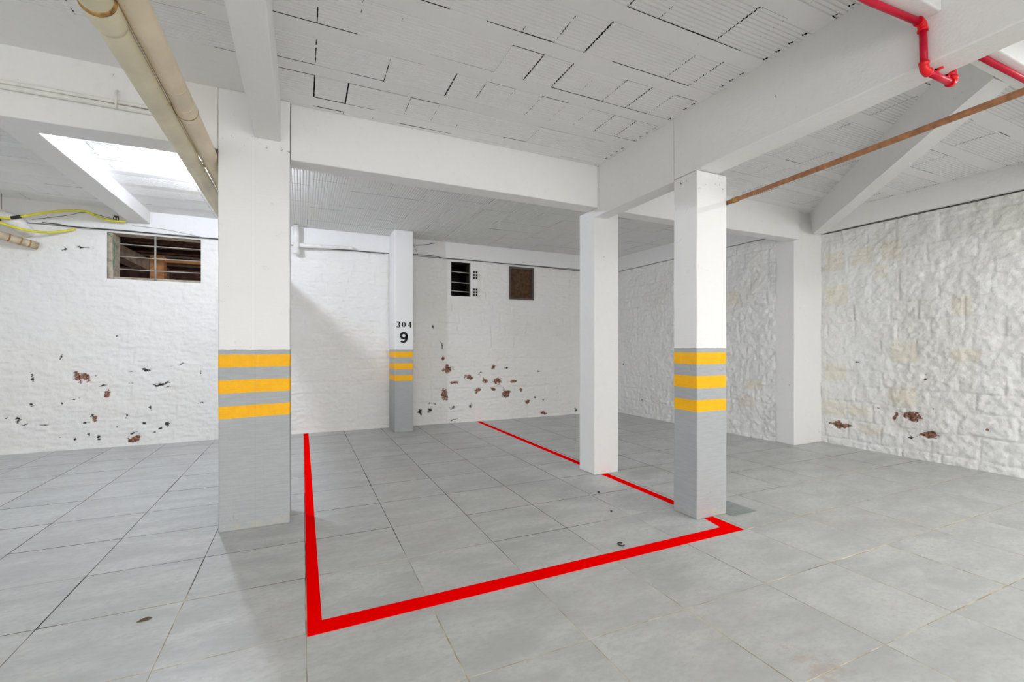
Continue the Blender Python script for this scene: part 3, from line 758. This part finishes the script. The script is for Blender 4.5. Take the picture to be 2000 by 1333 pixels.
# ------------------------------------------------------------------ big PVC pipes, left
def drain_pipe(X, Z, R, y0, y1, joints, m, label, grey_from=None):
    root = empty('drain_pipe', (X, y0, Z), label, 'pipe')
    loc = (0, 0, 0)
    def part(bm, nm, mm, smooth=True):
        o = bm.build(nm, mm, smooth=smooth)
        for v in o.data.vertices: v.co -= Vector((X, y0, Z))
        o.parent = root; return o
    part(MB().tube([(X, y, Z) for y in np.linspace(y0, y1, 30)], R, 40), 'pipe_run', m)
    for (yj, ln_, rr, rusty) in joints:
        if ln_ < 0:      # socket with its mouth towards the viewer
            part(MB().tube([(X, yj, Z), (X, yj+0.0015, Z), (X, yj+0.006, Z), (X, yj-ln_, Z), (X, yj-ln_+0.03, Z)], [R+0.0005, R+rr*0.8, R+rr, R+rr, R+0.0003], 40), 'coupling', m)
            part(MB().tube([(X, yj-0.012, Z), (X, yj-0.009, Z), (X, yj+0.001, Z), (X, yj+0.0035, Z)], [R+0.0003, R+rr*0.45, R+rr*0.8, R+rr*0.95], 40), 'joint_seal', M['rust'])['label'] = 'rust coloured joint seal'
            continue
        bl = MB().tube([(X, yj-ln_, Z), (X, yj-ln_+0.004, Z), (X, yj-ln_+0.008, Z), (X, yj-0.006, Z), (X, yj, Z), (X, yj+0.0015, Z)],
                       [R+0.0005, R+rr*0.6, R+rr, R+rr, R+rr*0.7, R+0.0005], 40)
        part(bl, 'coupling', m)
        if rusty:
            part(MB().tube([(X, yj-0.002, Z), (X, yj+0.001, Z), (X, yj+0.006, Z), (X, yj+0.010, Z)], [R+rr*0.4, R+rr+0.001, R+rr*0.5, R+0.0004], 40), 'joint_seal', M['rust'])['label'] = 'rust coloured joint seal'
    return root
drain_pipe(-0.6425, 2.399, 0.0500, -0.2, 6.95, [(2.02, -0.10, 0.006, True), (3.62, 0.003, 0.002, False)], M['pvc_grey'], 'greenish cream drain pipe under the ceiling, left one of the pair')
drain_pipe(-0.552, 2.447, 0.0505, -0.2, 6.95, [(2.62, 0.003, 0.001, False), (2.88, 0.09, 0.002, True), (3.64, 0.003, 0.002, False)], M['pvc'], 'peach cream drain pipe under the ceiling, right one beside the wide pillar')

# white pipe pieces seen right of the wide pillar near the back wall
root = empty('white_pipe', (-0.075, 6.93, 2.6), 'white pipe with horizontal branch on the back wall behind the wide pillar', 'pipe')
for nm, bm in (('vertical_run', MB().tube([(-0.075, 6.93, 2.54), (-0.075, 6.93, 2.89)], 0.042, 24)),
               ('branch', MB().tube([(-0.075, 6.95, 2.628), (0.0, 6.95, 2.628), (0.62, 6.985, 2.655), (0.68, 6.99, 2.66)], [0.03, 0.03, 0.022, 0.018], 20)),
               ('end_cap', MB().tube([(-0.075, 6.93, 2.50), (-0.075, 6.93, 2.51), (-0.075, 6.93, 2.56)], [0.03, 0.05, 0.05], 24))):
    o = bm.build(nm, M['pvc_white'], smooth=True)
    for v in o.data.vertices: v.co -= Vector((-0.075, 6.93, 2.6))
    o.parent = root

# ------------------------------------------------------------------ conduits on the left beam
for (z, lb) in ((2.684, 'thin painted conduit on the left beam, upper of the two'), (2.655, 'thin painted conduit on the left beam, lower of the two')):
    x0 = -4.2
    pts = [(x, 3.482+0.0015*math.sin(x*7+z*50), z+0.002*math.sin(x*3+z*90)) for x in np.linspace(x0, -0.68, 40)]
    tag(MB().tube(pts, 0.0115 if z > 2.67 else 0.0135, 14).build('conduit', M['conduit'], loc=(x0, 3.482, z), smooth=True), lb, 'conduit')
b = MB().tube([(-1.014, 3.492, 2.755), (-1.014, 3.468, 2.735), (-1.012, 3.463, 2.70), (-1.014, 3.463, 2.65), (-1.014, 3.475, 2.635)], 0.006, 8)
tag(b.build('pipe_clip', M['conduit'], loc=(-1.014, 3.48, 2.69), smooth=True), 'small painted clip holding the two conduits on the left beam', 'clip')

# ------------------------------------------------------------------ red fire pipe
root = empty('fire_pipe', (2.485, 1.07, 2.42), 'red pipe wrapping down around the deep beam at the upper right', 'pipe')
def rpart(bm, nm, mm):
    o = bm.build(nm, mm, smooth=True)
    for v in o.data.vertices: v.co -= Vector((2.485, 1.07, 2.42))
    o.parent = root; return o
rr = 0.0142
rpart(MB().tube([(0.0, 1.12, 2.638), (1.2, 1.105, 2.638), (2.14, 1.095, 2.638), (2.463, 1.07, 2.633)], rr, 20), 'upper_run', M['red_pipe'])
rpart(MB().tube([(2.483, 1.067, 2.61), (2.483, 1.063, 2.44)], rr, 20), 'drop', M['red_pipe'])
rpart(MB().tube([(2.50, 1.062, 2.423), (2.72, 1.062, 2.423)], rr, 20), 'lower_run', M['red_pipe'])
rpart(MB().tube([(2.734, 1.062, 2.43), (2.734, 1.062, 2.60)], rr, 20), 'riser', M['red_pipe'])
rpart(MB().tube([(2.745, 1.06, 2.615), (3.55, 1.05, 2.615), (5.9, 1.04, 2.615)], rr, 20), 'far_run', M['red_pipe'])
def elbow(c, a, b_, r, nm='elbow'):
    c, a, b_ = Vector(c), Vector(a), Vector(b_)
    pts = [c+a, c+a*0.75]+[((1-t)**2)*(c+a*0.7)+2*t*(1-t)*c+t*t*(c+b_*0.7) for t in np.linspace(0, 1, 9)]+[c+b_*0.75, c+b_]
    rs_ = [r*1.12, r*1.12]+[r]*9+[r*1.12, r*1.12]
    return rpart(MB().tube(pts, rs_, 20), nm, M['red_fit'])
elbow((2.483, 1.068, 2.633), (-0.034, 0.002, 0), (0, 0, -0.036), 0.0175)
elbow((2.483, 1.063, 2.423), (0, 0, 0.036), (0.036, 0, 0), 0.0175)
elbow((2.734, 1.062, 2.423), (-0.034, 0, 0), (0, 0, 0.034), 0.0175)
elbow((2.734, 1.061, 2.615), (0, 0, -0.034), (0.034, 0, 0), 0.0175)
for x in (2.59, 2.685):
    ring = [(x+0.0, 1.062+0.0185*math.cos(t), 2.423+0.0185*math.sin(t)) for t in np.linspace(0, 2*math.pi, 21)]
    bm = MB().tube([(x-0.006, 1.062, 2.423), (x-0.006, 1.062, 2.423), (x+0.006, 1.062, 2.423)], [0.0145, 0.019, 0.019], 20)
    bm.box(x-0.006, x+0.006, 1.056, 1.068, 2.437, 2.456); bm.box(x-0.006, x+0.006, 1.04, 1.084, 2.450, 2.456)
    rpart(bm, 'pipe_clamp', M['red_fit'])

# ------------------------------------------------------------------ brown pipe in the right bay
root = empty('gas_pipe', (2.82, 2.46, 2.25), 'thin brown pipe running from behind the right striped pillar towards the viewer', 'pipe')
def bp(bm, nm, mm):
    o = bm.build(nm, mm, smooth=True)
    for v in o.data.vertices: v.co -= Vector((2.82, 2.46, 2.25))
    o.parent = root
A_ = Vector((2.822, 2.47, 2.262)); B_ = Vector((2.705, 0.80, 2.262)) 
bp(MB().tube([A_+(B_-A_)*t for t in np.linspace(0, 1.6, 12)], 0.0155, 16), 'pipe_run', M['brown_pipe'])
d = (B_-A_).normalized()
bp(MB().tube([A_+d*s for s in (0.16, 0.163, 0.20, 0.203)], [0.0155, 0.021, 0.021, 0.0155], 8), 'brass_joint', M['brass'])

# ------------------------------------------------------------------ lamp of the left rear bay
root = empty('ceiling_lamp', (LAMP_A['loc'][0], LAMP_A['loc'][1], 2.895), 'bare glowing bulb on the ceiling of the left rear bay', 'lamp')
o = MB().tube([(0, 0, 0), (0, 0, -0.02), (0, 0, -0.045)], [0.05, 0.045, 0.02], 20).build('lamp_base', M['pvc_white'], smooth=True); o.parent = root
m, nt, p = mat('lamp_glow'); nt.nodes.remove(p)
em = nt.nodes.new('ShaderNodeEmission'); nt.links.new(em.outputs[0], nt.nodes['Material Output'].inputs[0])
RB = 0.036
em.inputs[0].default_value = (*LAMP_A['color'], 1); em.inputs[1].default_value = LAMP_A['power']/(4*math.pi*RB*RB*math.pi)
V = []; F = []
for i in range(9):
    for j in range(16):
        th = math.pi*i/8; V.append((RB*math.sin(th)*math.cos(2*math.pi*j/16), RB*math.sin(th)*math.sin(2*math.pi*j/16), -0.082+RB*math.cos(th)))
for i in range(8):
    for j in range(16): F.append((i*16+j, (i+1)*16+j, (i+1)*16+(j+1) % 16, i*16+(j+1) % 16))
o = mesh_obj('bulb', V, F, m, root, smooth=True); o['label'] = 'glowing bulb'

# ------------------------------------------------------------------ windows in the back wall
# window_1: barred opening on the left with a timber-roofed store behind
x0, x1, z0, z1 = HOLES[0]
w1 = bpy.data.objects.new('window_1', None); COL.objects.link(w1); w1.location = ((x0+x1)/2, 7.1, z0); tag(w1, kind='structure')
def wpart(root, bm, nm, mm, smooth=False):
    o = bm.build(nm, mm, smooth=smooth)
    for v in o.data.vertices: v.co -= root.location
    o.parent = root; return o
for z in (2.490, 2.336, 2.180): wpart(w1, MB().tube([(x0-0.01, 7.12, z), (x0+0.4, 7.12, z-0.002), (x1+0.01, 7.12, z+0.004)], 0.007, 10), 'window_bar', M['bar'], True)
wpart(w1, MB().tube([(-1.685, 7.105, z0-0.01), (-1.687, 7.105, 2.35), (-1.685, 7.105, z1+0.01)], 0.011, 10), 'window_bar', M['bar'], True)
wpart(w1, MB().tube([(-1.75, 7.13, z0-0.01), (-1.752, 7.13, 2.19)], 0.004, 8), 'window_bar', M['black'], True)
rb = rough_box('window_jamb', x0-0.01, x0+0.05, 7.10, 7.34, z0, z1, M['jamb'], res=0.03, amp=0.012, r=0.01, seed=71); rb.location = rb.location-w1.location; rb.parent = w1
rb = rough_box('window_sill', x0, x1, 7.12, 7.32, z0-0.01, z0+0.035, M['jamb'], res=0.03, amp=0.006, r=0.008, seed=72); rb.location = rb.location-w1.location; rb.parent = w1
# green wire strand in the corner
pts = bez([(-2.15, 7.08, 2.60), (-2.115, 7.10, 2.56), (-2.10, 7.13, 2.50), (-2.10, 7.14, 2.40), (-2.105, 7.13, 2.2)], 6)
tag(MB().tube(pts, 0.004, 8).build('green_wire', M['green'], loc=(-2.11, 7.1, 2.5), smooth=True), 'green wire hanging in the left corner of the barred opening', 'wire')
# store beyond
b = MB()
b.box(-4.2, 1.0, 9.6, 9.7, 0.5, 4.2); b.box(-4.3, -4.2, 7.3, 9.7, 0.5, 4.2); b.box(1.0, 1.1, 7.3, 9.7, 0.5, 4.2); b.box(-4.3, 1.1, 7.3, 9.7, 0.4, 0.5)
tag(b.build('wall_store', M['dark_brown']), kind='structure')
root = empty('timber_roof', (-1.6, 8.4, 2.9), 'brown boarded timber roof seen through the barred opening', 'roof')
bd = MB()
# boards under the roof: stepped rows rising towards the viewer
for k in range(9):
    y = 9.5-0.26*k; z = 2.55+0.095*k
    bd.hexa([(-4.2, y, z), (1.0, y, z-0.01), (1.0, y-0.24, z+0.075), (-4.2, y-0.24, z+0.075), (-4.2, y, z+0.02), (1.0, y, z+0.02), (1.0, y-0.24, z+0.095), (-4.2, y-0.24, z+0.095)])
wpart(root, bd, 'board_panel', M['dark_brown'])
for k in range(8):
    y = 9.5-0.26*k-0.25; z = 2.55+0.095*k+0.04
    wpart(root, MB().box(-4.2, 1.0, y-0.012, y+0.012, z-0.022, z+0.012), 'batten', M['mid_brown'])
wpart(root, MB().hexa([(-2.52, 7.5, 2.50), (-2.38, 7.5, 2.52), (-1.93, 8.9, 2.29), (-2.07, 8.9, 2.27), (-2.52, 7.5, 2.66), (-2.38, 7.5, 2.68), (-1.93, 8.9, 2.47), (-2.07, 8.9, 2.45)]), 'rafter', M['mid_brown'])
wpart(root, MB().box(-2.07, -1.90, 8.45, 8.60, 2.24, 2.60), 'post', M['orange_wood'])['label'] = 'orange timber post'
wpart(root, MB().box(-1.92, 1.0, 8.50, 8.60, 2.515, 2.565), 'tie_beam', M['orange_wood'])['label'] = 'orange timber tie'
wpart(root, MB().hexa([(-2.6, 8.2, 2.16), (-1.95, 8.55, 2.22), (-1.95, 8.65, 2.22), (-2.6, 8.3, 2.16), (-2.6, 8.2, 2.20), (-1.95, 8.55, 2.26), (-1.95, 8.65, 2.26), (-2.6, 8.3, 2.20)]), 'plank', M['orange_wood'])
point('store_fill_light', (-0.9, 7.75, 2.0), 0.1, 9, (1.0, 0.93, 0.86))  # added fill light, no visible source, to brighten the boards beyond the bars
# window_2: narrow dark vent with three bars and hollow bricks beside it
x0, x1, z0, z1 = HOLES[1]
w2 = bpy.data.objects.new('window_2', None); COL.objects.link(w2); w2.location = ((x0+x1)/2, 7.1, z0); tag(w2, kind='structure')
for z in (2.442, 2.272, 2.13): wpart(w2, MB().tube([(x0-0.01, 7.10, z+0.004), (x1+0.01, 7.10, z-0.006)], 0.008, 10), 'window_bar', M['bar'], True)
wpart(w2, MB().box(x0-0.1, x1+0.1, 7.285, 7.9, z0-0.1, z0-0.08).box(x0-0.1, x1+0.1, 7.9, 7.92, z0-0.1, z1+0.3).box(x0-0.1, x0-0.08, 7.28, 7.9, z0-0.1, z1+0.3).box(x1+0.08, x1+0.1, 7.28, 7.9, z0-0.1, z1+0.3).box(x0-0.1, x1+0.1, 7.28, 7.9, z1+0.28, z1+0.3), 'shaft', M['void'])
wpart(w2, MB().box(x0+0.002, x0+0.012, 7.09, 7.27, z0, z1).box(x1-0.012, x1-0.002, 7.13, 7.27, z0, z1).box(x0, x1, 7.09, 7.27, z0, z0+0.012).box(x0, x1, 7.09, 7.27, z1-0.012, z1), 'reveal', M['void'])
def hollow_brick(x0, x1, z0, z1, label):
    root = empty('hollow_brick', ((x0+x1)/2, 7.05, z0), label, 'brick', 'hollow bricks beside the vent')
    nx, nz = 2, 3; e = 0.008; bm = MB(); cw = (x1-x0-(nx+1)*e)/nx; ch = (z1-z0-(nz+1)*e)/nz
    for i in range(nx+1): bm.box(x0+i*(cw+e), x0+i*(cw+e)+e, 7.035, 7.075, z0, z1)
    for j in range(nz+1):
        for i in range(nx): bm.box(x0+e+i*(cw+e), x0+e+i*(cw+e)+cw, 7.035, 7.075, z0+j*(ch+e), z0+j*(ch+e)+e)
    wpart(root, bm, 'brick_body', M['hollow'])
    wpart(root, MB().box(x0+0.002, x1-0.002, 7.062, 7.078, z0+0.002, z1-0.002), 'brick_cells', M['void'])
hollow_brick(2.53, 2.625, 2.33, 2.475, 'exposed hollow clay brick end with six holes, upper one right of the vent')
hollow_brick(2.53, 2.625, 2.055, 2.19, 'exposed hollow clay brick end with six holes, lower one right of the vent')
# window_3: brown panel in a grey timber frame
x0, x1, z0, z1 = HOLES[2]
w3 = bpy.data.objects.new('window_3', None); COL.objects.link(w3); w3.location = ((x0+x1)/2, 7.1, z0); tag(w3, kind='structure')
fr = MB().box(x0, x0+0.03, 7.06, 7.16, z0, z1).box(x1-0.035, x1, 7.06, 7.16, z0, z1).box(x0+0.03, x1-0.035, 7.06, 7.16, z0, z0+0.03).box(x0+0.03, x1-0.035, 7.06, 7.16, z1-0.035, z1)
wpart(w3, fr, 'window_frame', M['frame_grey'])
wpart(w3, MB().box(x0+0.03, x1-0.035, 7.11, 7.13, z0+0.03, z1-0.035), 'window_panel', M['panel_brown'])

# ------------------------------------------------------------------ services at the far left under the back beam
root = empty('soil_pipe', (-3.0, 6.9, 2.66), 'fat white pipe with elbow entering the back wall at far left', 'pipe')
o = wpart(root, MB().tube(bez([(-4.25, 6.86, 2.655), (-3.6, 6.86, 2.655), (-3.12, 6.87, 2.655), (-2.97, 6.89, 2.64), (-2.89, 6.92, 2.60), (-2.87, 6.96, 2.56), (-2.87, 7.07, 2.54)], 8), 0.068, 28), 'pipe_run', M['pvc_white'], True)
wpart(root, MB().tube([(-3.16, 6.87, 2.655), (-3.155, 6.87, 2.655), (-3.09, 6.87, 2.655), (-3.085, 6.87, 2.655)], [0.068, 0.076, 0.076, 0.068], 28), 'coupling', M['pvc_white'], True)
wpart(root, MB().tube([(-2.98, 6.84, 2.72), (-2.98, 6.84, 2.89)], 0.004, 8), 'hanger_rod', M['bar'], True)
pts = [Vector((-3.7, 6.35, 2.62)).lerp(Vector((-2.76, 7.03, 2.375)), t) for t in np.linspace(0, 1, 12)]
root = empty('old_pipe', (-3.1, 6.8, 2.45), 'banded brownish cream pipe slanting down into the back wall at far left', 'pipe')
wpart(root, MB().tube(pts, 0.042, 20), 'pipe_run', M['old_pvc'], True)
for t in (0.80, 0.88, 0.94):
    q = Vector((-3.7, 6.35, 2.62)).lerp(Vector((-2.76, 7.03, 2.375)), t); d = Vector((0.94, 0.68, -0.245)).normalized()
    wpart(root, MB().tube([q-d*0.006, q+d*0.006], 0.0445, 20), 'band', M['rust'], True)
def corrugated(name, pts, r, label, n=14, black=None):
    P_ = bez(pts, n); rs_ = [r*(1.0+0.10*(i % 2)) for i in range(len(P_))]
    root = empty(name, tuple(P_[0]), label, 'conduit')
    wpart(root, MB().tube(P_, rs_, 12), 'hose', M['yellow'], True)
    if black:
        a_, b_ = Vector(black[0]), Vector(black[1])
        wpart(root, MB().tube([a_, b_], r*1.5, 12), 'coupler', M['black'], True)
    return root
corrugated('yellow_conduit', [(-4.2, 6.77, 2.64), (-3.4, 6.77, 2.622), (-3.02, 6.77, 2.618), (-2.90, 6.77, 2.612), (-2.80, 6.78, 2.645), (-2.62, 6.82, 2.72), (-2.45, 6.86, 2.775), (-2.30, 6.9, 2.80), (-2.22, 6.92, 2.765), (-2.14, 6.93, 2.735), (-2.03, 6.95, 2.728), (-1.94, 6.96, 2.735)], 0.012,
           'yellow corrugated conduit rising to the ceiling at far left, upper of the two', black=((-2.875, 6.77, 2.618), (-2.80, 6.78, 2.645)))
corrugated('yellow_conduit', [(-4.2, 6.72, 2.66), (-3.4, 6.74, 2.60), (-3.02, 6.76, 2.568), (-2.90, 6.78, 2.535), (-2.78, 6.84, 2.513), (-2.62, 6.90, 2.518), (-2.50, 6.95, 2.56), (-2.42, 7.0, 2.60)], 0.012,
           'yellow corrugated conduit sagging below the back beam at far left, lower of the two')
tag(MB().tube(bez([(-4.2, 6.765, 2.60), (-3.2, 6.775, 2.592), (-2.96, 6.775, 2.588)], 6), 0.013, 10).build('black_conduit', M['black'], loc=(-3.2, 6.8, 2.59), smooth=True), 'short black conduit between the two yellow ones at far left', 'conduit')
def cable(pts, r, label, m='cable', name='cable'):
    P_ = bez(pts, 8)
    tag(MB().tube(P_, r, 8).build(name, M[m], loc=tuple(P_[0]), smooth=True), label, 'cable')
cable([(-2.72, 7.03, 2.652), (-2.60, 7.03, 2.65), (-2.42, 7.03, 2.632), (-2.0, 7.035, 2.64), (-1.6, 7.035, 2.636), (-1.3, 7.035, 2.632), (-0.9, 7.035, 2.636), (-0.45, 7.035, 2.64)], 0.006, 'dark cable along the crack above the barred opening')
cable([(-2.78, 6.95, 2.66), (-2.66, 6.95, 2.69), (-2.45, 6.95, 2.75), (-2.31, 6.96, 2.80), (-2.05, 6.97, 2.75), (-1.93, 6.98, 2.72)], 0.003, 'thin black wire crossing behind the upper yellow conduit')
cable([(-1.90, 7.03, 2.71), (-1.6, 7.03, 2.70), (-1.3, 7.03, 2.66), (-1.18, 7.03, 2.64)], 0.002, 'thin grey wire slanting above the barred opening', 'bar')
pts = [(-2.06+0.05*t/12.6+0.018*math.sin(t), 6.965, 2.765+0.028*math.cos(t)) for t in np.linspace(0, 12.6, 50)]
tag(MB().tube(pts, 0.005, 8).build('wire_coil', M['black'], loc=(-2.04, 6.96, 2.765), smooth=True), 'small coil of black wire at the end of the yellow conduit', 'wire')
cable([(1.47, 7.03, 2.84), (1.55, 7.03, 2.80), (1.72, 7.03, 2.815), (1.9, 7.03, 2.86)], 0.003, 'loose black wire right of the small striped pillar')
cable([(1.56, 7.03, 2.80), (1.60, 7.03, 2.72), (1.63, 7.03, 2.645)], 0.0025, 'short wire dropping down the bond beam beside the small striped pillar')
cable([(1.48, 7.03, 2.655), (1.9, 7.03, 2.655), (2.05, 7.03, 2.635), (2.6, 7.035, 2.638), (3.1, 7.035, 2.632), (3.8, 7.035, 2.63), (4.3, 7.035, 2.618), (4.9, 7.035, 2.62)], 0.005, 'dark cable along the crack above the vent and the brown panel')
cable([(-0.02, 7.03, 2.64), (0.1, 7.03, 2.632), (0.4, 7.03, 2.628), (0.66, 7.03, 2.632), (1.12, 7.03, 2.63)], 0.006, 'dark cable along the crack between the wide pillar and the small pillar')
cable([(6.00, 3.6, 2.652), (6.00, 2.9, 2.655), (6.0, 2.2, 2.652), (6.0, 1.2, 2.655)], 0.004, 'thin brown cable in the crack on top of the right stone wall', 'nest')
# broken hole with debris in the far right corner
rs = np.random.RandomState(4); bm = MB()
for i in range(14):
    c = Vector((5.28+rs.uniform(-0.04, 0.05), 7.02+rs.uniform(-0.03, 0.02), 2.60+rs.uniform(-0.05, 0.04))); s_ = rs.uniform(0.012, 0.028)
    bm.tube([c-Vector((s_, 0, rs.uniform(-s_, s_))), c, c+Vector((s_, 0, rs.uniform(-s_, s_)))], [s_*0.5, s_, s_*0.4], 6)
tag(bm.build('mud_nest', M['nest'], loc=(5.28, 7.02, 2.6)), 'clump of dark debris high in the far right corner', 'debris')
